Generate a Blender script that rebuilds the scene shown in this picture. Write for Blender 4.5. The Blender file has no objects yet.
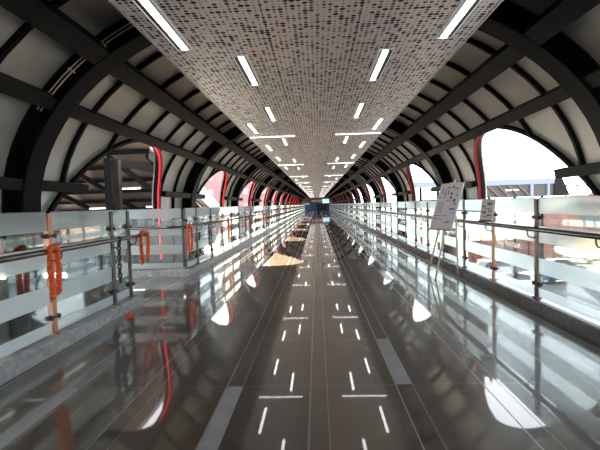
import bpy, math, random
from mathutils import Vector, Matrix
random.seed(7)
sc = bpy.context.scene
COL = sc.collection
EYE = 1.5
F = 430.0
BAY = 7.2
NB = 14                      # bays ahead
END = 104.0

# ------------------------------------------------------------ materials
def new_mat(name):
    m = bpy.data.materials.new(name); m.use_nodes = True
    nt = m.node_tree
    for n in list(nt.nodes): nt.nodes.remove(n)
    out = nt.nodes.new('ShaderNodeOutputMaterial')
    return m, nt, out

def principled(name, col, rough=.5, metal=0., noise=0., nscale=6., bump=0., bscale=30., spec=.5, coat=0.):
    m, nt, out = new_mat(name)
    p = nt.nodes.new('ShaderNodeBsdfPrincipled')
    p.inputs['Base Color'].default_value = (*col, 1)
    p.inputs['Roughness'].default_value = rough
    p.inputs['Metallic'].default_value = metal
    p.inputs['Specular IOR Level'].default_value = spec
    p.inputs['Coat Weight'].default_value = coat
    nt.links.new(p.outputs[0], out.inputs[0])
    if noise or bump:
        tc = nt.nodes.new('ShaderNodeTexCoord')
    if noise:
        n = nt.nodes.new('ShaderNodeTexNoise'); n.inputs['Scale'].default_value = nscale
        n.inputs['Detail'].default_value = 5
        nt.links.new(tc.outputs['Object'], n.inputs['Vector'])
        r = nt.nodes.new('ShaderNodeValToRGB')
        r.color_ramp.elements[0].position = .3; r.color_ramp.elements[1].position = .7
        r.color_ramp.elements[0].color = (*[c*(1-noise) for c in col], 1)
        r.color_ramp.elements[1].color = (*[min(1, c*(1+noise)) for c in col], 1)
        nt.links.new(n.outputs['Fac'], r.inputs[0]); nt.links.new(r.outputs[0], p.inputs['Base Color'])
    if bump:
        n = nt.nodes.new('ShaderNodeTexNoise'); n.inputs['Scale'].default_value = bscale
        nt.links.new(tc.outputs['Object'], n.inputs['Vector'])
        b = nt.nodes.new('ShaderNodeBump'); b.inputs['Strength'].default_value = bump; b.inputs['Distance'].default_value = .02
        nt.links.new(n.outputs['Fac'], b.inputs['Height']); nt.links.new(b.outputs[0], p.inputs['Normal'])
    return m

def emission(name, col, s):
    m, nt, out = new_mat(name)
    e = nt.nodes.new('ShaderNodeEmission'); e.inputs[0].default_value = (*col, 1); e.inputs[1].default_value = s
    nt.links.new(e.outputs[0], out.inputs[0]); return m

class NM:      # tiny node-math helper
    def __init__(s, nt): s.nt = nt
    def m(s, op, a, b=None, c=None):
        n = s.nt.nodes.new('ShaderNodeMath'); n.operation = op
        for i, v in enumerate((a, b, c)):
            if v is None: continue
            if isinstance(v, (int, float)): n.inputs[i].default_value = v
            else: s.nt.links.new(v, n.inputs[i])
        return n.outputs[0]

def floor_mat(name, col, rough=.018):
    m, nt, out = new_mat(name)
    k = NM(nt)
    g = nt.nodes.new('ShaderNodeNewGeometry')
    sx = nt.nodes.new('ShaderNodeSeparateXYZ'); nt.links.new(g.outputs['Position'], sx.inputs[0])
    X, Y = sx.outputs[0], sx.outputs[1]
    fu = k.m('MULTIPLY', k.m('FRACT', k.m('DIVIDE', k.m('ADD', X, 69.4), .7)), .7)
    fv = k.m('MULTIPLY', k.m('FRACT', k.m('DIVIDE', k.m('ADD', Y, 116.5), 1.2)), 1.2)
    j1 = k.m('LESS_THAN', k.m('ABSOLUTE', k.m('SUBTRACT', fu, .006)), .006)
    j2 = k.m('LESS_THAN', k.m('ABSOLUTE', k.m('SUBTRACT', fu, .14)), .004)
    j3 = k.m('LESS_THAN', fv, .008)
    n = nt.nodes.new('ShaderNodeTexNoise'); n.inputs['Scale'].default_value = 3.; n.inputs['Detail'].default_value = 8
    n.inputs['Roughness'].default_value = .7
    nt.links.new(g.outputs['Position'], n.inputs['Vector'])
    n2 = nt.nodes.new('ShaderNodeTexNoise'); n2.inputs['Scale'].default_value = 90.
    nt.links.new(g.outputs['Position'], n2.inputs['Vector'])
    val = k.m('ADD', k.m('MULTIPLY', n.outputs['Fac'], .9), k.m('MULTIPLY', n2.outputs['Fac'], .35))
    val = k.m('ADD', val, .38)
    cm = nt.nodes.new('ShaderNodeMix'); cm.data_type = 'RGBA'; cm.blend_type = 'MULTIPLY'
    cm.inputs['Factor'].default_value = 1
    cm.inputs[6].default_value = (*col, 1)
    cc = nt.nodes.new('ShaderNodeCombineColor')
    for i in range(3): nt.links.new(val, cc.inputs[i])
    nt.links.new(cc.outputs[0], cm.inputs[7])
    # joints: pale hairlines along, dark across
    m1 = nt.nodes.new('ShaderNodeMix'); m1.data_type = 'RGBA'
    nt.links.new(k.m('MAXIMUM', j1, k.m('MULTIPLY', j2, .6)), m1.inputs['Factor']); nt.links.new(cm.outputs[2], m1.inputs[6]); m1.inputs[7].default_value = (.19, .175, .16, 1)
    m2 = nt.nodes.new('ShaderNodeMix'); m2.data_type = 'RGBA'
    nt.links.new(j3, m2.inputs['Factor']); nt.links.new(m1.outputs[2], m2.inputs[6]); m2.inputs[7].default_value = (.012, .011, .01, 1)
    p = nt.nodes.new('ShaderNodeBsdfPrincipled')
    nt.links.new(m2.outputs[2], p.inputs['Base Color'])
    jr = k.m('MULTIPLY', k.m('MAXIMUM', k.m('MAXIMUM', j1, j2), j3), .3)
    rr = k.m('ADD', k.m('ADD', jr, rough), k.m('MULTIPLY', n.outputs['Fac'], .02))
    p.inputs['Roughness'].default_value = .3; p.inputs['Specular IOR Level'].default_value = .3
    p.inputs['Coat Weight'].default_value = 1; p.inputs['Coat IOR'].default_value = 1.62
    nt.links.new(rr, p.inputs['Coat Roughness'])
    p.inputs['IOR'].default_value = 1.5
    b = nt.nodes.new('ShaderNodeBump'); b.inputs['Strength'].default_value = .018; b.inputs['Distance'].default_value = .01
    n3 = nt.nodes.new('ShaderNodeTexNoise'); n3.inputs['Scale'].default_value = 2.2; n3.inputs['Detail'].default_value = 1
    nt.links.new(g.outputs['Position'], n3.inputs['Vector'])
    nt.links.new(n3.outputs['Fac'], b.inputs['Height']); nt.links.new(b.outputs[0], p.inputs['Normal']); nt.links.new(b.outputs[0], p.inputs['Coat Normal'])
    nt.links.new(p.outputs[0], out.inputs[0])
    return m

def perforated_mat():
    m, nt, out = new_mat('perforated_metal')
    k = NM(nt)
    g = nt.nodes.new('ShaderNodeNewGeometry')
    sx = nt.nodes.new('ShaderNodeSeparateXYZ'); nt.links.new(g.outputs['Position'], sx.inputs[0])
    X, Y = k.m('ADD', sx.outputs[0], 50), k.m('ADD', sx.outputs[1], 50)
    CX, CY = .052, .047
    u = k.m('DIVIDE', X, CX); v = k.m('DIVIDE', Y, CY)
    iu = k.m('FLOOR', u); iv = k.m('FLOOR', v)
    cb = nt.nodes.new('ShaderNodeCombineXYZ'); nt.links.new(iu, cb.inputs[0]); nt.links.new(iv, cb.inputs[1])
    wn = nt.nodes.new('ShaderNodeTexWhiteNoise'); wn.noise_dimensions = '2D'; nt.links.new(cb.outputs[0], wn.inputs['Vector'])
    du = k.m('DIVIDE', k.m('MULTIPLY', k.m('SUBTRACT', k.m('FRACT', u), .5), CX), 1.12)
    dv = k.m('MULTIPLY', k.m('SUBTRACT', k.m('FRACT', v), .5), CY)
    d = k.m('SQRT', k.m('ADD', k.m('MULTIPLY', du, du), k.m('MULTIPLY', dv, dv)))
    r = k.m('ADD', k.m('MULTIPLY', k.m('POWER', wn.outputs['Value'], 1.4), .0185), .004)
    hole = k.m('LESS_THAN', d, r)
    # panel seams
    ax = k.m('ABSOLUTE', sx.outputs[0])
    s1 = k.m('LESS_THAN', k.m('ABSOLUTE', k.m('SUBTRACT', ax, .42)), .004)
    s2 = k.m('LESS_THAN', k.m('FRACT', k.m('DIVIDE', Y, 2.4)), .003)
    hole = k.m('MAXIMUM', hole, k.m('MAXIMUM', s1, s2))
    # sheet tone varies panel by panel
    c2 = nt.nodes.new('ShaderNodeCombineXYZ')
    nt.links.new(k.m('FLOOR', k.m('DIVIDE', k.m('ADD', X, .42), .84)), c2.inputs[0]); nt.links.new(k.m('FLOOR', k.m('DIVIDE', Y, 2.4)), c2.inputs[1])
    w2 = nt.nodes.new('ShaderNodeTexWhiteNoise'); w2.noise_dimensions = '2D'; nt.links.new(c2.outputs[0], w2.inputs['Vector'])
    ramp = nt.nodes.new('ShaderNodeValToRGB')
    ramp.color_ramp.elements[0].color = (.66, .59, .60, 1); ramp.color_ramp.elements[1].color = (.74, .65, .64, 1)
    nt.links.new(w2.outputs['Value'], ramp.inputs[0])
    mx = nt.nodes.new('ShaderNodeMix'); mx.data_type = 'RGBA'
    nt.links.new(hole, mx.inputs['Factor']); nt.links.new(ramp.outputs[0], mx.inputs[6]); mx.inputs[7].default_value = (.012, .01, .01, 1)
    p = nt.nodes.new('ShaderNodeBsdfPrincipled'); p.inputs['Metallic'].default_value = .2
    nt.links.new(k.m('ADD', .34, k.m('MULTIPLY', hole, .5)), p.inputs['Roughness'])
    nt.links.new(mx.outputs[2], p.inputs['Base Color']); nt.links.new(p.outputs[0], out.inputs[0])
    return m

def glass_mat():
    m, nt, out = new_mat('banded_glass')
    k = NM(nt)
    g = nt.nodes.new('ShaderNodeNewGeometry')
    sx = nt.nodes.new('ShaderNodeSeparateXYZ'); nt.links.new(g.outputs['Position'], sx.inputs[0])
    Z = sx.outputs[2]
    # clear bands centred 1.2, .81, .40
    f = None
    for c, h in ((1.21, .085), (.80, .105), (.39, .10)):
        q = k.m('LESS_THAN', k.m('ABSOLUTE', k.m('SUBTRACT', Z, c)), h)
        f = q if f is None else k.m('MAXIMUM', f, q)
    tr = nt.nodes.new('ShaderNodeBsdfTransparent'); tr.inputs[0].default_value = (.90, .96, .96, 1)
    tl = nt.nodes.new('ShaderNodeBsdfTranslucent'); tl.inputs[0].default_value = (.88, .96, .98, 1)
    df = nt.nodes.new('ShaderNodeBsdfDiffuse'); df.inputs[0].default_value = (.20, .23, .24, 1)
    a = nt.nodes.new('ShaderNodeMixShader'); a.inputs[0].default_value = .25
    nt.links.new(tl.outputs[0], a.inputs[1]); nt.links.new(df.outputs[0], a.inputs[2])
    fr = nt.nodes.new('ShaderNodeMixShader'); fr.inputs[0].default_value = .25
    rf = nt.nodes.new('ShaderNodeBsdfRefraction'); rf.inputs['IOR'].default_value = 1.12; rf.inputs['Roughness'].default_value = .17; rf.inputs[0].default_value = (.86, .94, .95, 1)
    fr.inputs[0].default_value = .45
    nt.links.new(a.outputs[0], fr.inputs[1]); nt.links.new(rf.outputs[0], fr.inputs[2])
    mx = nt.nodes.new('ShaderNodeMixShader'); nt.links.new(f, mx.inputs[0])
    nt.links.new(fr.outputs[0], mx.inputs[1]); nt.links.new(tr.outputs[0], mx.inputs[2])
    gl = nt.nodes.new('ShaderNodeBsdfGlossy'); gl.inputs['Roughness'].default_value = .03
    fn = nt.nodes.new('ShaderNodeFresnel'); fn.inputs[0].default_value = 1.45
    o = nt.nodes.new('ShaderNodeMixShader'); nt.links.new(k.m('MULTIPLY', fn.outputs[0], .6), o.inputs[0])
    nt.links.new(mx.outputs[0], o.inputs[1]); nt.links.new(gl.outputs[0], o.inputs[2])
    nt.links.new(o.outputs[0], out.inputs[0])
    return m

M = {}
M['steel'] = principled('dark_painted_steel', (.007, .0075, .0085), .6, .0, .25, 3, spec=.08)
M['steel2'] = principled('grey_brown_steel', (.013, .0122, .012), .6, .0, .3, 4, spec=.1)
M['shell'] = principled('grey_roof_sheet', (.42, .41, .385), .34, .3, .14, 1.3, .05, 4)
M['perf'] = perforated_mat()
M['fascia'] = principled('ceiling_edge_metal', (.40, .36, .35), .4, .3)
M['floorA'] = floor_mat('polished_stone_brown', (.092, .072, .056))
M['floorB'] = floor_mat('polished_stone_grey', (.074, .061, .051))
M['floorC'] = floor_mat('polished_stone_dark', (.050, .045, .041))
M['pale'] = floor_mat('pale_inlay_stone', (.34, .345, .36), .2)
M['kerb'] = principled('grey_kerb_stone', (.30, .30, .305), .22, 0, .25, 12)
M['kerbdark'] = principled('dark_kerb_stone', (.09, .085, .08), .2, 0, .25, 12)
M['glass'] = glass_mat()
M['glassedge'] = principled('glass_top_edge', (.25, .33, .33), .2)
M['post'] = principled('bronze_post_metal', (.075, .062, .055), .3, .8)
M['copper'] = principled('copper_and_reflection_metal', (.42, .22, .13), .3, .8)  # copper tone, also standing in for orange strap reflection on a left post
M['rail'] = principled('brushed_rail_metal', (.20, .19, .185), .25, .9)
M['cable'] = principled('pale_cable', (.55, .45, .38), .5)
M['black'] = principled('black_rubber', (.012, .012, .013), .5)
M['orange'] = principled('orange_webbing', (.75, .10, .02), .65, 0, .2, 60)
M['red'] = emission('red_led', (1, .03, .04), 2.6)
M['redglow'] = emission('dim_red_led', (1, .06, .08), .35)
M['redtrim'] = principled('red_painted_edge', (.22, .02, .025), .4)
M['tube'] = emission('white_tube', (1, .98, .97), 6)
M['white'] = principled('white_paint', (.75, .75, .75), .4)
M['wood'] = principled('pale_wood', (.50, .37, .24), .5, 0, .2, 20)
M['paper'] = principled('board_paper', (.62, .58, .60), .6)
M['ink'] = principled('grey_print', (.16, .15, .18), .7)
M['blueink'] = principled('blue_print', (.10, .18, .55), .6)
M['darkdeck'] = principled('dark_deck', (.07, .07, .072), .6)
M['ground'] = principled('pale_concrete_ground', (.13, .13, .135), .8, 0, .12, .1)
M['pink'] = principled('pink_render', (.26, .15, .155), .8, 0, .1, .3)
M['pinkpale'] = principled('pale_pink_shutter', (.34, .23, .24), .7)
M['pinkdark'] = principled('dull_red_render', (.25, .11, .10), .8)
M['slate'] = principled('slate_roof', (.10, .13, .16), .6)
M['palewall'] = principled('pale_wall', (.32, .34, .37), .7)
M['palefascia'] = principled('pale_blue_fascia', (.17, .20, .27), .5)
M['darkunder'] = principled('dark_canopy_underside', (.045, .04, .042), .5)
M['taupe'] = principled('taupe_canopy_sheet', (.10, .078, .072), .5)
M['carwhite'] = principled('car_white', (.30, .30, .31), .25, coat=.5)
M['carblue'] = principled('car_blue', (.10, .16, .24), .25, coat=.5)
M['cargrey'] = principled('car_grey', (.25, .27, .3), .25, coat=.5)
M['carred'] = principled('car_red', (.45, .05, .04), .25, coat=.5)
M['yellow'] = principled('truck_yellow', (.75, .45, .06), .4)
M['carglass'] = principled('car_window', (.02, .03, .04), .1)
M['endbrown'] = principled('end_wall_brown', (.05, .03, .03), .5)
M['navy'] = principled('navy_door_glass', (.03, .045, .12), .15)
M['doorblack'] = principled('black_door_glass', (.01, .012, .018), .15)
M['lit'] = emission('lit_window', (.45, .75, 1), 1.4)

# ------------------------------------------------------------ mesh helper
class MB:
    def __init__(s): s.v = []; s.f = []; s.mi = []; s.sm = []
    def face(s, idx, mi=0, sm=False): s.f.append(idx); s.mi.append(mi); s.sm.append(sm)
    def hexa(s, p, mi=0):
        b = len(s.v); s.v += [tuple(q) for q in p]
        for q in ((0,3,2,1),(4,5,6,7),(0,1,5,4),(1,2,6,5),(2,3,7,6),(3,0,4,7)):
            s.face(tuple(b+i for i in q), mi)
        return s
    def box(s, x0, x1, y0, y1, z0, z1, mi=0):
        return s.hexa([(x0,y0,z0),(x1,y0,z0),(x1,y1,z0),(x0,y1,z0),(x0,y0,z1),(x1,y0,z1),(x1,y1,z1),(x0,y1,z1)], mi)
    def obox(s, c, ax, ay, az, mi=0):     # centre and half-axis vectors
        c = Vector(c); ax, ay, az = Vector(ax), Vector(ay), Vector(az)
        return s.hexa([c-ax-ay-az, c+ax-ay-az, c+ax+ay-az, c-ax+ay-az, c-ax-ay+az, c+ax-ay+az, c+ax+ay+az, c-ax+ay+az], mi)
    def bar(s, a, b, w, h, up=(0,0,1), mi=0):
        a, b = Vector(a), Vector(b); d = b-a; L = d.length; d /= L
        u = Vector(up); x = d.cross(u)
        if x.length < 1e-4: x = d.cross(Vector((1,0,0)))
        x.normalize(); z = x.cross(d)
        return s.obox((a+b)/2, x*w/2, d*L/2, z*h/2, mi)
    def tube(s, pts, r, n=8, mi=0, closed=False):
        pts = [Vector(p) for p in pts]; b = len(s.v); N = len(pts)
        rr = r if isinstance(r, (list, tuple)) else [r]*N
        prev = None
        for i, p in enumerate(pts):
            t = (pts[(i+1) % N if closed else min(i+1, N-1)] - pts[(i-1) if closed else max(i-1, 0)])
            t.normalize()
            if prev is None:
                x = t.cross(Vector((0,0,1)))
                if x.length < .1: x = t.cross(Vector((1,0,0)))
            else: x = prev - t*prev.dot(t)
            x.normalize(); prev = x; y = t.cross(x)
            for k in range(n):
                a = 2*math.pi*k/n
                s.v.append(tuple(p + (x*math.cos(a)+y*math.sin(a))*rr[i]))
        for i in range(N if closed else N-1):
            for k in range(n):
                i2 = (i+1) % N
                s.face((b+i*n+k, b+i*n+(k+1)%n, b+i2*n+(k+1)%n, b+i2*n+k), mi, True)
        if not closed:
            s.face(tuple(b+k for k in range(n))[::-1], mi); s.face(tuple(b+(N-1)*n+k for k in range(n)), mi)
        return s
    def sweep(s, rings, mi=0, sm=False, caps=True):     # list of rings of equal length
        b = len(s.v); n = len(rings[0])
        for r in rings: s.v += [tuple(p) for p in r]
        for i in range(len(rings)-1):
            for k in range(n):
                s.face((b+i*n+k, b+i*n+(k+1)%n, b+(i+1)*n+(k+1)%n, b+(i+1)*n+k), mi, sm)
        if caps:
            s.face(tuple(b+k for k in range(n))[::-1], mi); s.face(tuple(b+(len(rings)-1)*n+k for k in range(n)), mi)
        return s
    def build(s, name, mats, parent=None, loc=(0,0,0)):
        me = bpy.data.meshes.new(name); me.from_pydata(s.v, [], s.f)
        if not isinstance(mats, (list, tuple)): mats = [mats]
        for m in mats: me.materials.append(M[m])
        me.polygons.foreach_set('material_index', s.mi); me.polygons.foreach_set('use_smooth', s.sm)
        me.update()
        o = bpy.data.objects.new(name, me); COL.objects.link(o); o.location = loc
        if parent: o.parent = parent
        return o

def tag(o, label=None, cat=None, group=None, kind=None):
    if label: o['label'] = label
    if cat: o['category'] = cat
    if group: o['group'] = group
    if kind: o['kind'] = kind
    return o
def thing(name, label, cat, loc=(0,0,0), group=None, rz=0):
    o = bpy.data.objects.new(name, None); COL.objects.link(o); o.location = loc; o.rotation_euler = (0,0,rz)
    o.empty_display_size = .1
    return tag(o, label, cat, group)
def struct(mb, name, mats, **k): return tag(mb.build(name, mats, **k), kind='structure')
KIDS = {}
def dup(root, loc, label=None, group=None, rz=None, scale=None):
    r = root.copy(); COL.objects.link(r); r.location = loc
    if rz is not None: r.rotation_euler = (0,0,rz)
    if scale: r.scale = scale
    if label: r['label'] = label
    if group: r['group'] = group
    for ch in list(root.children):
        c = ch.copy(); COL.objects.link(c); c.parent = r
        for g in list(ch.children):
            d = g.copy(); COL.objects.link(d); d.parent = c
    return r
ORD = ['first','second','third','fourth','fifth','sixth','seventh','eighth','ninth','tenth','eleventh','twelfth','thirteenth','fourteenth','fifteenth','sixteenth','seventeenth','eighteenth','nineteenth','twentieth']

# ------------------------------------------------------------ camera
cam = bpy.data.cameras.new('camera'); co = bpy.data.objects.new('camera', cam); COL.objects.link(co)
sc.camera = co
cam.sensor_width = 36; cam.lens = F/600*36; cam.clip_start = .05; cam.clip_end = 1000
vx, vy, roll = 317-300, 225-204.4, .028
yc = Vector((vx, vy, -F)).normalized()
xc = Vector((1, roll, 0)); xc = Vector((1, roll, (yc.x+roll*yc.y)/(-yc.z))).normalized()
zc = xc.cross(yc)
R = Matrix((xc, yc, zc))           # rows: world axes in camera space -> camera-to-world
co.matrix_world = Matrix.Translation((0, 0, EYE)) @ R.to_4x4()

# ------------------------------------------------------------ world and sun
w = bpy.data.worlds.new('world'); sc.world = w; w.use_nodes = True
nt = w.node_tree
bg = nt.nodes['Background']; bg.inputs[0].default_value = (.90, .95, 1, 1); bg.inputs[1].default_value = 5.4
sun = bpy.data.lights.new('sun', 'SUN'); so = bpy.data.objects.new('sun', sun); COL.objects.link(so)
sun.energy = 135; sun.angle = .009; sun.color = (1, .84, .62)
so.rotation_euler = Vector((1.04, -1.6, -1)).to_track_quat('-Z', 'Y').to_euler()

# ------------------------------------------------------------ vault geometry
def ell(a, b, th): return (a*math.cos(th), b*math.sin(th))
def ringpt(a, b, th, side=1):
    """point (X, Z) of the vault line; below the springing the wall is upright"""
    if th < 0: return (side*a, EYE + th*b)
    return (side*a*math.cos(th), EYE + b*math.sin(th))
SA, SB = 3.95, 2.86            # inner face of the sheeting
FOOT = -.11                    # sheeting stops about 0.3 m below the springing
# outline of a window opening: offset along the bay from the rib, height above the springing
WIN = [(.50,-.31),(.62,-.15),(.78,.03),(1.0,.24),(1.28,.46),(1.75,.85),(2.2,1.14),(2.7,1.33),(3.2,1.41),(3.7,1.37),(4.1,1.26),(4.42,1.08),(4.68,.83),(4.84,.52),(4.92,.2),(4.95,-.05),(4.97,-.31)]
def win_h(off):
    if off <= WIN[0][0] or off >= WIN[-1][0]: return -.31
    for (a, h), (b, g) in zip(WIN, WIN[1:]):
        if a <= off <= b: return h + (g-h)*(off-a)/(b-a)
def th_of(h): return math.asin(min(1, h/SB)) if h > 0 else h/SB
RIB0 = 5.4
START = RIB0 - 2*BAY           # two bays behind the camera are enough for the reflections
bays = list(range(-2, NB))
def solid_bay(b): return False

# sheeting, one mesh per side
offs = sorted(set([0, .25] + [o for o, h in WIN] + [1.5, 2.0, 2.45, 2.95, 3.45, 3.9, 5.3, 5.8, 6.3, 6.8, 7.2]))
for side, nm in ((-1, 'wall_left'), (1, 'wall_right')):
    mb = MB(); NR = 18
    cols = []
    for b in bays:
        y0 = RIB0 + b*BAY
        for o_ in offs[:-1]: cols.append((y0+o_, win_h(o_)))
    cols.append((RIB0+(bays[-1]+1)*BAY, -.31))
    for lay in (0, .07):
        for (y, h) in cols:
            t0 = th_of(h)
            for r in range(NR+1):
                t = t0 + (math.pi/2-t0)*r/NR
                x, z = ringpt(SA+lay, SB+lay, t, side); mb.v.append((x, y, z))
    n = NR+1; L = len(cols)*n
    for i in range(len(cols)-1):
        for r in range(NR):
            a = i*n+r
            mb.face((a, a+1, a+n+1, a+n), 0, True)
            mb.face((L+a, L+a+n, L+a+n+1, L+a+1), 0, True)
        mb.face((i*n, (i+1)*n, L+(i+1)*n, L+i*n))
    struct(mb, nm, 'shell')

# main arch ribs: I-section swept round the vault and down to deck level
def rib_mesh():
    mb = MB(); ths = [-.62, -.3, 0] + [math.pi*k/40 for k in range(1, 40)] + [math.pi, math.pi+.3, math.pi+.62]
    def pt(d, y, th):
        a, b = 3.66+d, 2.57+d
        if th < 0: return (a, y, EYE+th*3.2)
        if th > math.pi: return (-a, y, EYE-(th-math.pi)*3.2)
        return (a*math.cos(th), y, EYE+b*math.sin(th))
    def sec(y0, y1, d0, d1, mi=0):
        mb.sweep([[pt(d0, y0, t), pt(d0, y1, t), pt(d1, y1, t), pt(d1, y0, t)] for t in ths], mi, False)
    sec(-.17, .17, 0, .03); sec(-.022, .022, .03, .255); sec(-.17, .17, .255, .285)
    return mb
rib0 = None
for b in list(bays)+[NB]:
    y = RIB0+b*BAY
    if rib0 is None: rib0 = rib_mesh().build('arch_beam', 'steel', loc=(0, y, 0)); tag(rib0, kind='structure')
    else:
        c = rib0.copy(); COL.objects.link(c); c.location = (0, y, 0)

mb = MB()
for d in (0, .045):
    pts = []
    for k in range(25):
        th = .48+.62*k/24; pts.append((-(3.78+d)*math.cos(th), RIB0-.20, EYE+(2.69+d)*math.sin(th)))
    mb.tube(pts, .009, 6)
for k in (2, 8, 14, 20):
    th = .48+.62*k/24; mb.bar((-3.76*math.cos(th), RIB0-.19, EYE+2.67*math.sin(th)), (-3.85*math.cos(th), RIB0-.19, EYE+2.76*math.sin(th)), .02, .03, (0,1,0))
tag(mb.build('cable_pair', 'cable'), 'pair of thin pale cables clipped along the nearest left arch beam', 'cable')
# unseen end wall, added to cut the skylight coming from behind the camera
mb = MB(); n = 16
for k in range(n):
    x0, x1 = -3.9+7.8*k/n, -3.9+7.8*(k+1)/n; xm = (abs(x0)+abs(x1))/2
    mb.box(x0, x1, START-.4, START-.2, -.45, EYE+2.88*math.sqrt(max(.05, 1-(xm/3.98)**2)))
struct(mb, 'light_block_wall', 'endbrown')

# secondary hoops, cut back at the window openings
SP = BAY/7
def hoop(mb, off):
    for side in (-1, 1):
        t0 = th_of(max(win_h(off), win_h(off-.035), win_h(off+.035)))
        rings = []
        for r in range(17):
            t = t0+(math.pi/2-t0)*r/16
            q = []
            for (yy, d) in ((-.028, -.065), (.028, -.065), (.03, 0), (-.03, 0)):
                x, z = ringpt(SA+d, SB+d, t, side); q.append((x, yy, z))
            rings.append(q)
        mb.sweep(rings, 0, False)
    return mb
hoops = [hoop(MB(), SP*k).build('hoop_beam', 'steel', loc=(0, RIB0+bays[0]*BAY+SP*k, 0)) for k in range(1, 7)]
for o in hoops: tag(o, kind='structure')
for b in bays[1:]:
    for k, o in enumerate(hoops):
        c = o.copy(); COL.objects.link(c); c.location = (0, RIB0+b*BAY+SP*(k+1), 0)

# purlins
Y1 = RIB0+NB*BAY
def purlin(ratio, wdt, dep, y0, y1, side, name, mat, inset=.12, ends=False):
    a, b = SA-inset, SB-inset
    th = math.atan(ratio*a/b)
    x, z = side*a*math.cos(th), EYE+b*math.sin(th)
    nrm = Vector((side*math.cos(th)/a, 0, math.sin(th)/b)).normalized(); tan = Vector((-nrm.z, 0, nrm.x))
    mb = MB()
    # channel: web plate plus two flanges pointing inward
    c = Vector((x, (y0+y1)/2, z)); hy = Vector((0, (y1-y0)/2, 0))
    mb.obox(c, tan*wdt/2, hy, nrm*.02)
    mb.obox(c-nrm*dep/2 + tan*(wdt/2-.012), tan*.012, hy, nrm*dep/2)
    mb.obox(c-nrm*dep/2 - tan*(wdt/2-.012), tan*.012, hy, nrm*dep/2)
    mb.obox(c-nrm*(dep-.01), tan*wdt*.42, hy, nrm*.012)
    return struct(mb, name, mat)
for side in (-1, 1):
    purlin(.745, .24, .16, START, Y1, side, 'purlin_beam', 'steel2')
    purlin(.425, .17, .13, START, Y1, side, 'purlin_beam', 'steel2')
for side in (-1, 1):
    pr = None
    for b in bays:
        y0 = RIB0+b*BAY+4.95; y1 = RIB0+(b+1)*BAY+1.38
        if pr is None:
            pr = purlin(.10, .14, .12, 0, y1-y0, side, 'purlin_beam', 'steel2', .14); pr.location = (0, y0, 0)
        else:
            c = pr.copy(); COL.objects.link(c); c.location = (0, y0, 0)

# window frames: dark curved edge, with a red lit strip round the far upright edge
def win_line(mb, side, seq, wdt, dep, inset, mi=0):
    pts = []
    for off, h in seq:
        x, z = ringpt(SA-inset, SB-inset, th_of(h), side); pts.append(Vector((x, off, z)))
    rings = []
    for i, p in enumerate(pts):
        t = (pts[min(i+1, len(pts)-1)]-pts[max(i-1, 0)]).normalized()
        nx = Vector((side*(p.x/SA**2)*side, 0, max(0, p.z-EYE)/SB**2)).normalized()
        bi = t.cross(nx).normalized()
        rings.append([p-nx*dep/2-bi*wdt/2, p+nx*dep/2-bi*wdt/2, p+nx*dep/2+bi*wdt/2, p-nx*dep/2+bi*wdt/2])
    mb.sweep(rings, mi, False)
    return mb
def finer(seq, n=3):
    out = []
    for i in range(len(seq)-1):
        p0 = seq[max(i-1, 0)]; p1 = seq[i]; p2 = seq[i+1]; p3 = seq[min(i+2, len(seq)-1)]
        for k in range(n):
            t = k/n
            out.append(tuple(.5*((2*p1[j])+(-p0[j]+p2[j])*t+(2*p0[j]-5*p1[j]+4*p2[j]-p3[j])*t*t+(-p0[j]+3*p1[j]-3*p2[j]+p3[j])*t**3) for j in (0, 1)))
    out.append(seq[-1]); return out
fr_seq = finer(WIN); red_seq = finer(WIN[8:]) + [(4.97, -1.25)]
wn = 0
for side in (-1, 1):
    lit = side < 0
    if side > 0: red_seq = red_seq[:-1]
    fm = win_line(MB(), side, fr_seq, .06, .09, .02).build('window_frame', 'steel')
    rm = win_line(MB(), side, [(o_-.045, h-.02) for o_, h in red_seq], .022, .022, .10).build('led_strip', 'red' if lit else 'redglow')
    tm = win_line(MB(), side, [(o_+.03, h) for o_, h in red_seq], .03, .05, .10).build('red_edge', 'redtrim')
    first = True
    for b in bays:
        wn += 1
        e = bpy.data.objects.new('window_%d' % wn, None); COL.objects.link(e); e['kind'] = 'structure'
        e.location = (0, RIB0+b*BAY, 0)
        for o in (fm, rm, tm):
            c = o if first else o.copy()
            if not first: COL.objects.link(c)
            c.parent = e
        first = False

# ------------------------------------------------------------ floor
mb = MB()
edges = []
x = .60-.7*6
while x < 3.9:
    edges += [x, x+.14]; x += .7
edges = [-3.15] + [e for e in edges if -3.14 < e < 3.14] + [3.15]
pale = {(.60, 3.5), (-.80, 2.3), (-.80, 1.1), (-2.20, 2.3), (-2.20, 1.1), (2.0, 5.9), (1.3, 8.3), (-1.5, 10.7)}
ys = [3.5+1.2*k for k in range(-12, 85)]
for y in ys:
    for a, b in zip(edges, edges[1:]):
        strip = b-a < .2 and abs(((a-.6)/.7) - round((a-.6)/.7)) < .02
        mi = random.choice([0, 0, 1, 1, 2])
        if strip:
            if any(abs(a-p[0]) < .03 and abs(y-p[1]) < .05 for p in pale): mi = 3
            elif y > 10 and random.random() < .12: mi = 3
        q = len(mb.v); mb.v += [(a, y, 0), (b, y, 0), (b, y+1.2, 0), (a, y+1.2, 0)]
        mb.face((q, q+1, q+2, q+3), mi)
y0, y1 = ys[0], ys[-1]+1.2
mb.box(-3.15, 3.15, y0, y1, -.45, -.02, 2)
mb.box(-9.0, -3.15, 5.7, 9.55, -.30, 0, 1)          # landing beside the gap in the balustrade
struct(mb, 'floor', ['floorA', 'floorB', 'floorC', 'pale'])

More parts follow.
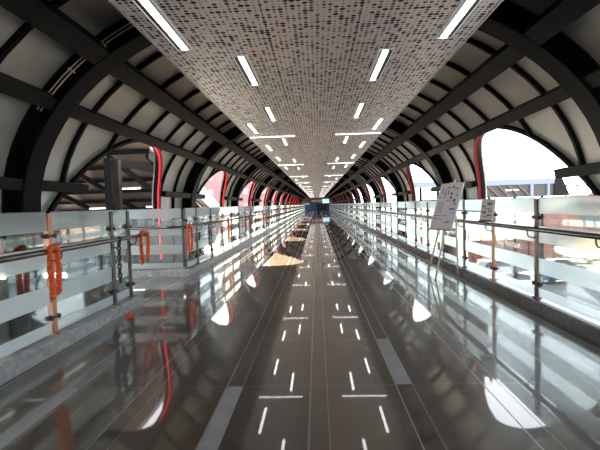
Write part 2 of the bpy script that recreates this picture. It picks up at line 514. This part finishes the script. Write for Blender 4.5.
# ------------------------------------------------------------ ceiling
mb = MB(); CZ = EYE+1.63
mb.box(-1.55, 1.55, START, END, CZ, CZ+.05, 0)
mb.box(-1.57, -1.55, START, END, CZ-.01, CZ+.14, 1); mb.box(1.55, 1.57, START, END, CZ-.01, CZ+.14, 1)
struct(mb, 'ceiling', ['perf', 'fascia'])
mb = MB()
for b in bays:      # hangers
    y = RIB0+b*BAY
    for s in (-1, 1): mb.box(s*1.3-.02, s*1.3+.02, y-.02, y+.02, CZ+.04, EYE+2.45)
    mb.box(-1.5, 1.5, y-.04, y+.04, CZ+.06, CZ+.14)
struct(mb, 'trim_1', 'steel')

def ceiling_light():
    t = thing('tube_light', 'x', 'ceiling light')
    h = MB()      # shallow tray: rim and dark bed
    h.box(-.07, .07, -.56, .56, -.004, -.001, 0); h.build('light_bed', 'black', t)
    r = MB(); r.box(-.082, -.070, -.57, .57, -.012, 0); r.box(.070, .082, -.57, .57, -.012, 0)
    r.box(-.082, .082, -.575, -.56, -.012, 0); r.box(-.082, .082, .56, .575, -.012, 0); r.build('light_rim', 'white', t)
    e = MB(); e.box(-.018, .040, -.545, .545, -.020, -.006); e.build('lamp_tube', 'tube', t)
    return t
def bar_light():
    t = thing('bar_light', 'x', 'ceiling light')
    MB().box(-.53, .53, -.022, .022, -.012, 0).build('light_housing', 'white', t)
    MB().box(-.525, .525, -.016, .016, -.020, -.012).build('lamp_tube', 'tube', t)
    return t
inner = [-2.1, 1.6, 5.25, 7.7, 11.05, 15.8, 19.2] + [25+7.2*k for k in range(11)]
outer = [-4.0, .2, 3.87, 9.05, 12.1, 15.0, 18.8] + [27.8+7.2*k for k in range(10)]
tl = ceiling_light(); used = False
for rowname, xs, lst in (('inner', .79, inner), ('outer', 1.31, outer)):
    for side, sn in ((-1, 'left'), (1, 'right')):
        vis = 0
        for y in lst:
            ok = y > (4.6 if rowname == 'inner' else 3)
            if ok: vis += 1
            if not ok:
                lab = 'recessed white tube light of the %s %s ceiling row, overhead near the camera' % (rowname, sn); g = 'tube lights overhead, %s %s row' % (rowname, sn)
            elif vis <= 9:
                lab = 'recessed white tube light, %s from the camera in the %s row on the ceiling %s' % (ORD[vis-1], rowname, sn); g = 'recessed tube lights of the %s %s ceiling row' % (rowname, sn)
            else:
                lab = 'tiny far tube light towards the far doors in the %s row, ceiling %s' % (rowname, sn); g = 'far tube lights, %s %s row' % (rowname, sn)
            o = dup(tl, (side*xs, y, CZ), lab, g) if used else tl
            if not used: o['label'] = lab; o['group'] = g; o.location = (side*xs, y, CZ); used = True
            if side < 0 and o is not tl: o.rotation_euler = (0, 0, 0)
            if side > 0: o.rotation_euler = (0, 0, math.pi)
bl = bar_light(); used = False
for side, sn in ((-1, 'left'), (1, 'right')):
    for k in range(-1, 13):
        y = 10.15+BAY*k
        if k < 0: lab = 'thin white light bar across the ceiling %s, above the camera' % sn; g = 'light bars overhead ' + sn
        elif k < 7: lab = 'thin white light bar lying across the ceiling %s, %s from the camera' % (sn, ORD[k]); g = 'light bars across the ceiling ' + sn
        else: lab = 'tiny far light bar across the ceiling %s, near the far doors' % sn; g = 'far light bars ' + sn
        if used: dup(bl, (side*1.0, y, CZ), lab, g)
        else: bl.location = (side*1.0, y, CZ); bl['label'] = lab; bl['group'] = g; used = True

# ------------------------------------------------------------ balustrades
KH = .15
def kerb(name, pts2, w=.28):
    pass
def post_mesh(sgn):
    mb = MB(); mb.box(-.022, .022, -.036, .036, KH, 1.49)
    mb.box(-.045, .045, -.05, .05, KH, KH+.015)
    return mb
def clamp_mesh():
    mb = MB()
    for s in (-1, 1): mb.tube([(-.034, s*.062, 0), (.034, s*.062, 0)], .026, 10)
    mb.bar((0, -.07, 0), (0, .07, 0), .055, .02)
    return mb
def bracket_mesh(side):
    mb = MB()
    mb.tube([(0, 0, .97), (-side*.06, 0, .965), (-side*.115, 0, .985), (-side*.13, 0, 1.02), (-side*.13, 0, 1.075)], .010, 8)
    mb.box(-.02, .02, -.03, .03, .94, 1.0)
    return mb
def balustrade(label, side, X, posts, panels, rail, copper=(), rots=None):
    t = thing('glass_balustrade', label, 'balustrade')
    proto = {}
    pm = {}
    for y in posts:
        mat = 'copper' if any(abs(y-c) < .1 for c in copper) else 'post'
        if mat not in pm:
            o = post_mesh(side).build('post', mat, t); c = clamp_mesh().build('glass_clamp', 'black', o, (0, 0, 1.24)); c2 = c.copy(); COL.objects.link(c2); c2.parent = o; c2.location = (0, 0, .34); b = bracket_mesh(side).build('rail_bracket', 'rail', o)
            pm[mat] = (o, c, c2, b)
            if mat == 'copper': o['label'] = 'copper coloured post'
        else:
            q = pm[mat]; o = q[0].copy(); COL.objects.link(o); o.parent = t
            for z in q[1:]:
                d = z.copy(); COL.objects.link(d); d.parent = o
        o.location = (side*X, y, 0)
    gl = {}
    for (a, b) in panels:
        L = round(b-a, 3)
        if L not in gl:
            o = MB().box(-.006, .006, 0, L, KH+.02, 1.5).build('glass_panel', 'glass', t)
            e = MB().box(-.0065, .0065, 0, L, 1.5, 1.507).build('glass_edge', 'glassedge', o)
            gl[L] = (o, e)
        else:
            o = gl[L][0].copy(); COL.objects.link(o); o.parent = t
            e = gl[L][1].copy(); COL.objects.link(e); e.parent = o
        o.location = (side*X, a, 0)
    rx = side*(X-.13)
    mb = MB(); mb.tube([(rx, rail[0], 1.09)] + [(rx, rail[0]+(rail[1]-rail[0])*k/8, 1.09) for k in range(1, 8)] + [(rx, rail[1], 1.09)], .030, 12)
    mb.build('handrail', 'rail', t)
    return t
PX = 2.95
S = 1.43
# right side, continuous
rp = [4.47+S*k for k in range(-4, 70)]
balustrade('long banded glass balustrade with bronze posts and round handrail along the right side', 1, PX,
           rp, [(a+.045, a+S-.045) for a in rp[:-1]], (rp[0], rp[-1]), copper=(7.33,))
# left side near the camera
lp = [.32, 1.75, 3.18, 4.60, 6.02, 6.56]
balustrade('short banded glass balustrade at left, nearest the camera, ending at the gap', -1, PX,
           lp, [(a+.05, b-.05) for a, b in zip(lp, lp[1:])], (lp[0], 6.95), copper=(4.6,))  # copper tone here paints the strap's orange reflection onto the post
lf = [9.45, 10.35] + [11.78+S*k for k in range(65)]
balustrade('long banded glass balustrade on the left running from the gap to the far doors', -1, PX,
           lf, [(a+.045, b-.045) for a, b in zip(lf, lf[1:])], (9.3, lf[-1]), copper=(13.21, 17.5, 21.79))
# return panel across the left gap
t = thing('glass_balustrade', 'single wide glass screen facing the camera across the left gap, catching red light', 'balustrade')
for i, x_ in enumerate((-4.95,)):
    o = MB().box(-.034, .034, -.014, .014, KH, 1.49).build('post', 'post', t); o.location = (x_, 9.45, 0)
g_ = MB().box(-4.85, -3.03, 9.444, 9.456, KH+.02, 1.5).build('glass_panel', 'glass', t)
MB().box(-4.85, -3.03, 9.4435, 9.4565, 1.5, 1.507).build('glass_edge', 'glassedge', g_)
mb = MB(); mb.tube([(-4.98, 9.30, 1.09), (-3.4, 9.30, 1.09), (-2.84, 9.30, 1.09)], .030, 12); mb.build('handrail', 'rail', t)

# kerbs
def kerb_box(x0, x1, y0, y1):
    mb = MB(); c = .02
    mb.v += [(x0, y0, 0), (x1, y0, 0), (x1, y1, 0), (x0, y1, 0), (x0, y0, KH-c), (x1, y0, KH-c), (x1, y1, KH-c), (x0, y1, KH-c),
             (x0+c, y0+c, KH), (x1-c, y0+c, KH), (x1-c, y1-c, KH), (x0+c, y1-c, KH)]
    for q in ((0,1,5,4),(1,2,6,5),(2,3,7,6),(3,0,4,7),(4,5,9,8),(5,6,10,9),(6,7,11,10),(7,4,8,11),(8,9,10,11)): mb.face(q)
    return mb
struct(kerb_box(2.82, 3.12, START, END), 'baseboard_right', 'kerbdark')
# left near kerb with a rounded end
mb = kerb_box(-3.12, -2.82, START, 6.72)
b0 = len(mb.v); n = 12
for z in (0, KH):
    for k in range(n+1):
        a = math.pi*k/n; mb.v.append((-2.97+.149*math.cos(a), 6.70+.16*math.sin(a), z))
for k in range(n): mb.face((b0+k, b0+k+1, b0+n+2+k, b0+n+1+k))
mb.face(tuple(b0+n+1+k for k in range(n+1)))
struct(mb, 'baseboard_left', 'kerb')
struct(kerb_box(-3.12, -2.82, 9.30, END), 'baseboard_left_far', 'kerb')
struct(kerb_box(-5.1, -3.12, 9.30, 9.58), 'baseboard_left_return', 'kerb')

# ------------------------------------------------------------ orange straps on the left handrail, black strands standing in for post reflections
def strap(length, gap=.055):
    mb = MB(); rnd = random.Random(3)
    for s in (-1, 1):
        pts = []; rad = []
        for k in range(41):
            t_ = k/40; z = 1.125-t_*length*(1 if s < 0 else .92)
            ang = k*1.9
            pts.append((.006*math.sin(ang), s*gap*(1+.12*math.sin(t_*5)), z)); rad.append(.029+.008*math.sin(ang*1.0))
        mb.tube(pts, rad, 8)
    pts = [(0, -gap+2*gap*k/8, 1.125+.016*math.sin(math.pi*k/8)) for k in range(9)]
    mb.tube(pts, .030, 8)
    return mb
RX = -(PX-.13)
so_ = [(4.40, .54, .06, 'thick orange strap looped over the left handrail beside the orange tinted post nearest camera'),
       (6.86, .50, .13, 'pair of orange straps on the free end of the near left handrail'),
       (9.36, .62, .12, 'orange straps hanging at the corner post where the far left balustrade starts'),
       (13.33, .60, .05, 'orange strap on the far left balustrade, first one past the corner'),
       (17.6, .60, .05, 'orange strap on the far left balustrade, second one past the corner'),
       (21.9, .60, .05, 'orange strap on the far left balustrade, third one past the corner'),
       (26.2, .60, .05, 'orange strap on the far left balustrade, fourth one past the corner'),
       (31.9, .60, .05, 'orange strap on the far left balustrade, farthest one')]
for y, L, gap, lab in so_:
    mb = strap(L, gap)
    tag(mb.build('orange_strap', 'orange', loc=(RX+(.035 if gap < .1 else 0), y, 0)), lab, 'strap', 'orange straps on the left handrail')
def chain():  # linked strand standing in for a post mirrored in the glass
    mb = MB(); z = 1.06
    for k in range(9):
        pts = []
        for q in range(12):
            a = 2*math.pi*q/12
            u, v_ = .022*math.cos(a), .042*math.sin(a)
            pts.append((u if k % 2 else 0, 0 if k % 2 else u, z-.036-k*.064+v_))
        mb.tube(pts, .012, 8, closed=True)
    mb.tube([(0, 0, 1.13), (.03, 0, 1.11), (.036, 0, 1.07), (.0, 0, 1.04)], .009, 6)
    return mb
c0 = None
cy = [5.96] + [11.05+S*k for k in range(14)]
for i, y in enumerate(cy):
    if i == 0: lab = 'black post reflection built as a strand below the near left handrail beside its last short panel'
    elif i < 6: lab = 'black post reflection built as a strand on the far left balustrade, %s past the corner post' % ORD[i-1]
    else: lab = 'tiny black post reflection built as a strand farther along the far left balustrade'
    if c0 is None: c0 = tag(chain().build('post_reflection', 'black', loc=(RX, y, 0)), lab, 'chain', 'black post reflections along the left handrails'); o = c0
    else: o = c0.copy(); COL.objects.link(o); o['label'] = lab
    o.location = (RX-.0, y, 0)

# ------------------------------------------------------------ easel, display board, notice
ez = thing('easel', 'pale wooden three legged easel standing on the floor by the right kerb', 'easel')
top = Vector((2.72, 8.62, 1.88))
feet = {'front': (2.18, 8.16), 'side': (2.76, 8.60), 'rear': (2.30, 9.05)}
def leg(p, q, w=.028): return MB().bar(q, p, w, .02, (0, 1, 0))
leg((2.20, 8.18, 0), top+Vector((-.05, -.08, -.02))).build('leg', 'wood', ez)
leg((2.28, 9.02, 0), top+Vector((-.05, .08, -.02))).build('leg', 'wood', ez)
leg((2.78, 8.66, 0), top+Vector((.0, 0, -.04))).build('leg', 'wood', ez)
# board frame vectors
u = Vector((.27, -.50, 0)).normalized()           # along the board, towards the camera
upv = Vector((.28, .06, .91)).normalized()
nb = u.cross(upv).normalized()
if nb.x > 0: nb = -nb
bc = Vector((2.51, 8.45, 1.40))
# ledge and mast
mb = MB(); mb.obox(bc-upv*.475-nb*-.0, u*.30, upv*.014, nb*.03); mb.build('ledge', 'wood', ez)
mb = MB(); mb.obox(bc+upv*.05-nb*.03, u*.018, upv*.50, nb*.010); mb.build('mast', 'wood', ez)
bd = MB(); bd.obox(bc+nb*.0, u*.29, upv*.455, nb*.006)
board = thing('display_board', 'large pale printed board resting tilted on the wooden easel', 'display board')
bd.build('board_panel', 'paper', board)
ink = MB(); bi = MB(); rnd = random.Random(5)
def mark(mb, a, b, w, h): mb.obox(bc+nb*.008+u*a+upv*b, u*w, upv*h, nb*.001)
for (a, b, w_, h_) in [(-.05,.36,.05,.012),(.06,.37,.03,.02),(.15,.34,.05,.012),(-.2,.30,.012,.06),(-.12,.26,.012,.07),(-.04,.27,.012,.05),(.05,.24,.03,.025),(.06,.16,.025,.03),(.2,.2,.03,.012),(.16,.10,.035,.03),(.2,.03,.02,.02),(-.22,.17,.04,.006),(-.1,.17,.05,.006),(.0,.10,.06,.006),(-.24,-.2,.05,.006),(-.12,-.2,.06,.006),(.02,-.2,.05,.006),(-.2,-.26,.05,.01),(-.06,-.28,.06,.006),(.1,-.34,.06,.006),(.2,-.15,.05,.006)]:
    mark(ink, a, b, w_, h_)
for r_ in range(10):
    mark(ink, -.17+.02*rnd.random(), .06-.022*r_, .08, .003)
for (a, b, w_, h_) in [(.16,-.07,.07,.018),(.14,-.33,.05,.014)]: mark(bi, a, b, w_, h_)
ink.build('printed_text', 'ink', board); bi.build('blue_heading', 'blueink', board)
# small notice on the copper post
nt_ = thing('notice_sign', 'small tilted printed notice clipped above the right handrail at the copper post', 'sign')
c = Vector((2.80, 7.20, 1.325)); u2 = Vector((.6, -.8, 0)).normalized(); up2 = Vector((.16, .03, .97)).normalized(); n2 = u2.cross(up2).normalized()
if n2.y > 0: n2 = -n2
MB().obox(c, u2*.115, up2*.175, n2*.005).build('notice_panel', 'paper', nt_)
mb = MB()
for (a, b, w_, h_) in [(.03,.10,.04,.02),(-.07,.06,.03,.012),(.0,.02,.05,.006),(-.05,-.04,.035,.02),(.05,-.02,.03,.012),(.04,-.09,.04,.015),(-.03,-.11,.05,.005)]:
    mb.obox(c+n2*.0065+u2*a+up2*b, u2*w_, up2*h_, n2*.001)
mb.build('printed_text', 'ink', nt_)
mb = MB(); mb.obox(c-up2*.185+n2*-.0, u2*.11, up2*.012, n2*.03); mb.bar(c-up2*.18, (2.80, 7.30, 1.115), .02, .02, (1,0,0)); mb.build('notice_holder', 'black', nt_)
MB().obox(c+up2*.20, u2*.02, up2*.03, n2*.01).build('clip', 'wood', nt_)
# little orange block lying at the foot of the near left kerb
mb = MB(); mb.obox((-2.66, 5.86, .02), (.05, .02, 0), (-.02, .035, 0), (0, 0, .02)); mb.obox((-2.66, 5.86, .045), (.02, .008, 0), (-.01, .02, 0), (0, 0, .006))
tag(mb.build('orange_block', 'orange'), 'small orange block lying on the floor beside the near left kerb', 'block')

# ------------------------------------------------------------ far end
mb = MB()
ow = 3.02; oh = 3.05
pts = []
for k in range(25):
    a = math.pi*k/24; pts.append((3.98*math.cos(a), EYE+2.9*math.sin(a)))
# surround of the opening, stepped as strips
mb.box(-3.98, -ow, END, END+.2, 0, EYE+2.0); mb.box(ow, 3.98, END, END+.2, 0, EYE+2.0)
n = 16
for k in range(n):
    x0, x1 = -3.9+7.8*k/n, -3.9+7.8*(k+1)/n; xm = (abs(x0)+abs(x1))/2
    mb.box(x0, x1, END, END+.2, oh, EYE+2.88*math.sqrt(max(.05, 1-(xm/3.98)**2)))
struct(mb, 'wall_back', 'endbrown')
struct(MB().box(-ow, ow, END-.06, END+.1, 2.85, 3.08), 'trim_2', 'redtrim')
e = bpy.data.objects.new('door_1', None); COL.objects.link(e); e['kind'] = 'structure'
MB().box(-ow, -.05, END+.05, END+.1, 0, 2.05).build('door_panel', 'navy', e)
MB().box(-ow+.1, -ow+1.2, END+.03, END+.05, 1.5, 1.9).build('notice_patch', 'palewall', e)
e = bpy.data.objects.new('door_2', None); COL.objects.link(e); e['kind'] = 'structure'
MB().box(.05, ow, END+.05, END+.1, 0, 1.7).build('door_panel', 'doorblack', e)
MB().box(-.05, .05, END, END+.12, 0, 2.85).build('door_frame', 'steel', e)
struct(MB().box(-ow, ow, END+.11, END+.16, 0, 3.0), 'wall_back_inner', 'endbrown')
e = bpy.data.objects.new('window_90', None); COL.objects.link(e); e['kind'] = 'structure'
MB().box(1.3, 2.9, END+.05, END+.1, 1.75, 2.75).build('pane', 'lit', e)
MB().box(-1.3, 1.25, END+.05, END+.1, 2.1, 2.6).build('header_panel', 'palewall', e)

# ------------------------------------------------------------ outside
G = -6.0
mb = MB(); mb.box(-260, 260, -60, 420, G-.3, G)
struct(mb, 'ground', 'ground')

# piers holding the bridge up
for i, y in enumerate((12.6, 41.4, 70.2, 99.0)):
    mb = MB(); mb.box(-1.0, 1.0, y-.6, y+.6, G, -.45); mb.box(-3.0, 3.0, y-.7, y+.7, -1.1, -.45)
    struct(mb, 'pillar', 'palewall')

# canopy over the side stair, seen through the first opening on the left
t = thing('side_canopy', 'dark sloping steel canopy seen through the first window on the left', 'canopy')
def cz_(y): return EYE+2.6-(y-18)*.335
mb = MB(); x0, x1 = -24, -7.0
mb.hexa([(x0,18,cz_(18)),(x1,18,cz_(18)),(x1,27,cz_(27)),(x0,27,cz_(27)),(x0,18,cz_(18)+.08),(x1,18,cz_(18)+.08),(x1,27,cz_(27)+.08),(x0,27,cz_(27)+.08)])
mb.build('roof_sheet', 'taupe', t)
MB().hexa([(-24,-10,EYE+2.6),(-4.75,-10,EYE+2.6),(-4.75,13.5,EYE+2.6),(-24,13.5,EYE+2.6),(-24,-10,EYE+2.75),(-4.75,-10,EYE+2.75),(-4.75,13.5,EYE+2.75),(-24,13.5,EYE+2.75)]).build('shade_roof', 'taupe', t)  # roof extended towards the camera to shade the near left glass and opening
MB().box(-6.2, -4.75, 13.5, 15.9, EYE+2.6, EYE+2.75).build('shade_roof', 'taupe', t)  # unseen strip added to hide a sky glint in the floor reflection
MB().hexa([(-24,13.5,EYE+2.6),(-6.2,13.5,EYE+2.6),(-6.2,18,EYE+2.6),(-24,18,EYE+2.6),(-24,13.5,EYE+2.75),(-6.2,13.5,EYE+2.75),(-6.2,18,EYE+2.75),(-24,18,EYE+2.75)]).build('shade_roof', 'taupe', t)  # edge placed to stop a sun leak yet let the second window's sun in
for k in range(7):
    y = 18.1+1.45*k; MB().box(x0, x1, y-.07, y+.07, cz_(y)-.2, cz_(y)-.03).build('purlin', 'steel', t)
for x_ in (-23, -20, -16.5, -13.8, -11.2, -8.8, -7.1):
    MB().bar((x_, 18, cz_(18)-.32), (x_+.9, 27, cz_(27)-.32), .12, .24).build('rafter', 'steel', t)
for x_ in (-15.8, -11.0, -7.5):
    MB().box(x_-.12, x_+.12, 25.3, 25.55, G, cz_(25.3)-.3).build('column', 'steel', t)
for y in (-8, 4, 16, 26): MB().box(-22.2, -21.8, y-.2, y+.2, G, cz_(y)-.1 if y > 18 else EYE+2.6).build('column', 'steel2', t)
for (x_, y, lab) in ((-9.5, 21.4, 'upper'), (-12.4, 24.2, 'lower left'), (-9.1, 24.2, 'lower right')):
    l_ = thing('strip_lamp', 'white strip lamp under the dark side canopy, %s one of three' % lab, 'lamp', (x_, y, cz_(y)-.36), 'strip lamps under the side canopy')
    MB().box(-.65, .65, -.05, .05, -.01, .05).build('lamp_body', 'white', l_)
    MB().box(-.62, .62, -.04, .04, -.05, -.01).build('lamp_tube', 'tube', l_)
mb = MB(); mb.box(-24, -4.0, -12, 5.6, -2.7, -2.5); mb.box(-24, -4.0, 9.7, 27.5, -2.7, -2.5); mb.box(-24, -9.1, 5.6, 9.7, -2.7, -2.5)
struct(mb, 'bounce_block_deck', 'darkdeck')  # dark deck added to keep bright ground bounce off the left glass
# low screen wall below the side canopy
t = thing('far_screen', 'dark low screen wall standing behind the side canopy columns', 'screen')
MB().box(-17, -7.5, 28, 28.15, G, .9).build('screen_panel', 'darkunder', t)
for k in range(6): MB().box(-16.8+1.8*k, -16.65+1.8*k, 27.9, 28, G, .95).build('upright', 'steel2', t)

# twin column with header beam beside the landing
t = thing('portal_column', 'dark twin steel column with header beam beyond the left gap', 'column')
mb = MB(); mb.box(-4.86, -4.70, 9.72, 9.95, -.3, EYE+1.20); mb.build('shaft', 'steel', t)
mb = MB(); mb.box(-4.66, -4.54, 9.75, 9.92, -.3, EYE+1.16); mb.build('shaft', 'steel2', t)
MB().bar((-4.75, 9.85, EYE+1.14), (-4.12, 12.3, EYE+1.04), .14, .16).build('header', 'steel', t)

# far building on the left with a truss mast before it
t = thing('far_building', 'tall pink rendered building beyond the left windows', 'building')
MB().box(-58, -7, 132, 150, G, 19).build('facade', 'pink', t)
for j in range(5):
    for i in range(9):
        x_ = -55+5.4*i; z = -4+4.6*j
        MB().box(x_, x_+1.6, 131.9, 132.0, z, z+2.0).build('window_pane', 'pinkpale', t)
t = thing('white_gantry', 'white sloping gantry frame outside the second left window', 'gantry')
mb = MB(); mb.bar((-14.2, 40, 7.0), (-8.6, 40, .5), .5, .8); mb.build('sloping_beam', 'palewall', t)
MB().box(-9.4, -8.2, 40.5, 41, G, .6).build('stair_wall', 'palewall', t)

# things seen low through the left glass
for i, (x0, x1, y, z0, z1, m_, lab) in enumerate([(-60, -34, 62, G, .6, 'pinkdark', 'long low brick red building seen low through the near left glass'),
        (-33, -20, 56, G, -1.0, 'palewall', 'low pale shed seen through the left glass next to the red building')]):
    t = thing('low_building', lab, 'building')
    MB().box(x0, x1, y, y+10, z0, z1).build('facade', m_, t)
    n_ = int((x1-x0)/4)
    for k in range(n_): MB().box(x0+1+4*k, x0+3+4*k, y-.06, y, z0+2.2, z0+3.8).build('window_pane', 'carglass', t)
    MB().box(x0-.4, x1+.4, y-.4, y+10.4, z1, z1+.35).build('roof', 'slate', t)

# right: station canopy with pale fascia
t = thing('station_canopy', 'pale blue flat canopy with dark underside beyond the right windows', 'canopy')
y0, y1 = 40., 52.; xa, xb = 7.5, 22.4
h0, h1 = EYE+1.05, EYE+1.75
MB().hexa([(xa,y0,h0+.2),(xb-.4,y0,h0+.2),(xb-.4,y1,h0+.6),(xa,y1,h0+.6),(xa,y0,h1),(xb-1.0,y0,h1),(xb-1.0,y1,h1),(xa,y1,h1)]).build('fascia', 'palefascia', t)
MB().hexa([(14.2,y0+.1,h0-.9),(xb,y0+.1,h0-.9),(xb,y1,h0-.9),(14.2,y1,h0-.9),(15.2,y0+.1,h0+.2),(xb-.4,y0+.1,h0+.2),(xb-.4,y1,h0+.2),(15.2,y1,h0+.2)]).build('underside', 'darkunder', t)
MB().hexa([(xb-.9,y0-.05,h0-.9),(xb+.5,y0-.05,h0-.9),(xb+.5,y1,h0-.9),(xb-.9,y1,h0-.9),(xb-.8,y0-.05,h0+.75),(xb-.2,y0-.05,h0+.75),(xb-.2,y1,h0+.75),(xb-.8,y1,h0+.75)]).build('end_panel', 'steel2', t)
MB().box(17.2, 18.4, y0+.02, y0+.1, h0-.35, h0-.2).build('soffit_lamp', 'white', t)
MB().box(19.4, 19.65, y0-.1, y0+.1, h0-.9, h0+.2).build('fascia_post', 'palefascia', t); MB().box(20.9, 21.1, y0-.1, y0+.1, h0-.9, h0+.2).build('fascia_post', 'palefascia', t)
for k in range(4): MB().bar((15.6+.9*k, y0-.02, h0+.15), (16.6+.9*k, y0-.02, h0-.85), .12, .1).build('strut', 'taupe', t)
for x_ in (8.2, 9.8, 11.4, 13.0, 18.5, 21): MB().box(x_-.1, x_+.1, y0+1, y0+1.2, G, h0+.3).build('column', 'steel2', t)
MB().box(7.5, 14, y0+1, y0+1.1, EYE+.0, EYE+.12).build('rail_beam', 'steel2', t)
# glazed annex and red roof at the right end
t = thing('glazed_annex', 'small white framed glazed annex right of the station canopy', 'building')
MB().box(45, 49.2, 80, 86, G, EYE+.2).build('base_wall', 'palewall', t)
mb = MB()
for x_ in (45, 47, 48.9): mb.box(x_, x_+.25, 80, 80.3, EYE, EYE+2.2)
mb.box(45, 49.15, 80, 80.3, EYE+1.9, EYE+2.2); mb.build('window_frame', 'palefascia', t)
t = thing('red_kiosk', 'small red roofed kiosk at the right edge beyond the glass', 'kiosk')
MB().box(49.6, 58, 80, 86, G, EYE+.4).build('walls', 'pinkdark', t)
MB().hexa([(49.3,79.7,EYE+.4),(58.4,79.7,EYE+.4),(58.4,86,EYE+.4),(49.3,86,EYE+.4),(50.2,81,EYE+2.3),(58,81,EYE+2.3),(58,85.5,EYE+2.3),(50.2,85.5,EYE+2.3)]).build('roof', 'carred', t)

# pink warehouse and hoarding
t = thing('pink_warehouse', 'long low pink warehouse with a slate roof end seen through the right glass', 'building')
MB().box(28.5, 37, 56, 66, G, -.4).build('walls', 'pink', t)
MB().hexa([(34.4,55.9,-2.6),(38.6,55.9,-2.6),(38.6,66,-2.6),(34.4,66,-2.6),(32.6,55.9,-.3),(35,55.9,-.3),(35,66,-.3),(32.6,66,-.3)]).build('roof', 'slate', t)
MB().box(37, 60, 60, 72, G, -2.9).build('side_wing', 'pink', t)
for k in range(5): MB().box(30+3.2*k, 30.9+3.2*k, 55.85, 55.95, -5.0, -4.0).build('window_pane', 'slate', t)
t = thing('pink_hoarding', 'low pink hoarding with posts in front of the station canopy', 'fence')
MB().box(18, 28.2, 52.5, 52.6, G, -3.4).build('fence_panel', 'pink', t)
for k in range(8): MB().box(18+1.45*k, 18.18+1.45*k, 52.3, 52.5, G, -2.6).build('fence_post', 'pinkdark', t)
MB().box(18, 28.2, 52.35, 52.5, -2.75, -2.62).build('top_bar', 'pinkdark', t)

# cars
def car(name, label, loc, rz, paint, group='cars parked on the lot below'):
    t = thing(name, label, 'car', loc, group, rz)
    L, W = 2.2, .88
    prof = [(-L,.35),(-L,.72),(-L+.15,.86),(-1.5,.92),(1.1,.92),(1.75,.82),(L-.05,.66),(L,.35)]
    mb = MB()
    ring = lambda y, s: [(px*s, y, pz) for px, pz in prof]
    mb.sweep([ring(-W, .97), ring(-W+.06, 1), ring(W-.06, 1), ring(W, .97)]); mb.build('car_body', paint, t)
    cab = [(-1.75,.9),(-1.25,1.38),(-.9,1.46),(.15,1.46),(.45,1.38),(1.15,.9)]
    mb = MB(); mb.sweep([[(x*1, -.78, z) if z < 1 else (x, -.64, z) for x, z in cab], [(x, .78, z) if z < 1 else (x, .64, z) for x, z in cab]]); mb.build('car_windows', 'carglass', t)
    MB().hexa([(-1.2,-.62,1.40),(.42,-.62,1.40),(.42,.62,1.40),(-1.2,.62,1.40),(-.9,-.56,1.49),(.15,-.56,1.49),(.15,.56,1.49),(-.9,.56,1.49)]).build('car_roof', paint, t)
    for x_ in (-1.35, 1.35):
        for s in (-1, 1):
            MB().tube([(x_, s*.72, .32), (x_, s*.90, .32)], .32, 16).build('wheel', 'black', t)
    return t
cars = [((21.2, 38.6), .15, 'carblue', 'dark blue car parked on the lot, seen low through the right glass'),
        ((26.6, 38.2), -2.95, 'cargrey', 'grey car at the right edge of the lot below the glass'),
        ((17.6, 43.0), .12, 'carwhite', 'white car parked left of the dark blue car on the lot'),
        ((12.2, 42.6), .1, 'carwhite', 'white car farther left on the lot, below the notice sign'),
        ((23.6, 42.8), .15, 'cargrey', 'grey car parked behind the dark blue car'),
        ((29.4, 42.6), .1, 'carwhite', 'white car parked beneath the yellow truck'),
        ((20.0, 48.0), .1, 'carred', 'red car parked before the pink hoarding'),
        ((14.0, 47.6), .1, 'cargrey', 'grey car parked under the station canopy')]
for (x_, y_), rz, pt, lab in cars: car('car', lab, (x_, y_, G), rz, pt)
t = thing('yellow_truck', 'yellow box truck on the lot at the right edge beyond the glass', 'truck', (32.6, 48.6, G), None, .25)
MB().box(-3.2, 1.4, -1.1, 1.1, .8, 3.0).build('cargo_box', 'yellow', t)
MB().hexa([(1.6,-1.05,.6),(3.4,-1.05,.6),(3.4,1.05,.6),(1.6,1.05,.6),(1.6,-1,2.4),(2.7,-1,2.4),(2.7,1,2.4),(1.6,1,2.4)]).build('cab', 'yellow', t)
MB().box(-3.2, 3.3, -.5, .5, .45, .8).build('chassis', 'black', t)
for x_ in (-2.2, 2.4):
    for s in (-1, 1): MB().tube([(x_, s*.8, .45), (x_, s*1.08, .45)], .45, 16).build('wheel', 'black', t)

# ------------------------------------------------------------ view
sc.view_settings.view_transform = 'Standard'; sc.view_settings.look = 'None'
sc.view_settings.gamma = 1; sc.view_settings.use_curve_mapping = False
sc.view_settings.exposure = 0.0
sc.cycles.max_bounces = 8; sc.cycles.transparent_max_bounces = 24
sc.cycles.diffuse_bounces = 4; sc.cycles.glossy_bounces = 4
sc.cycles.sample_clamp_indirect = 8
sc.cycles.use_denoising = True
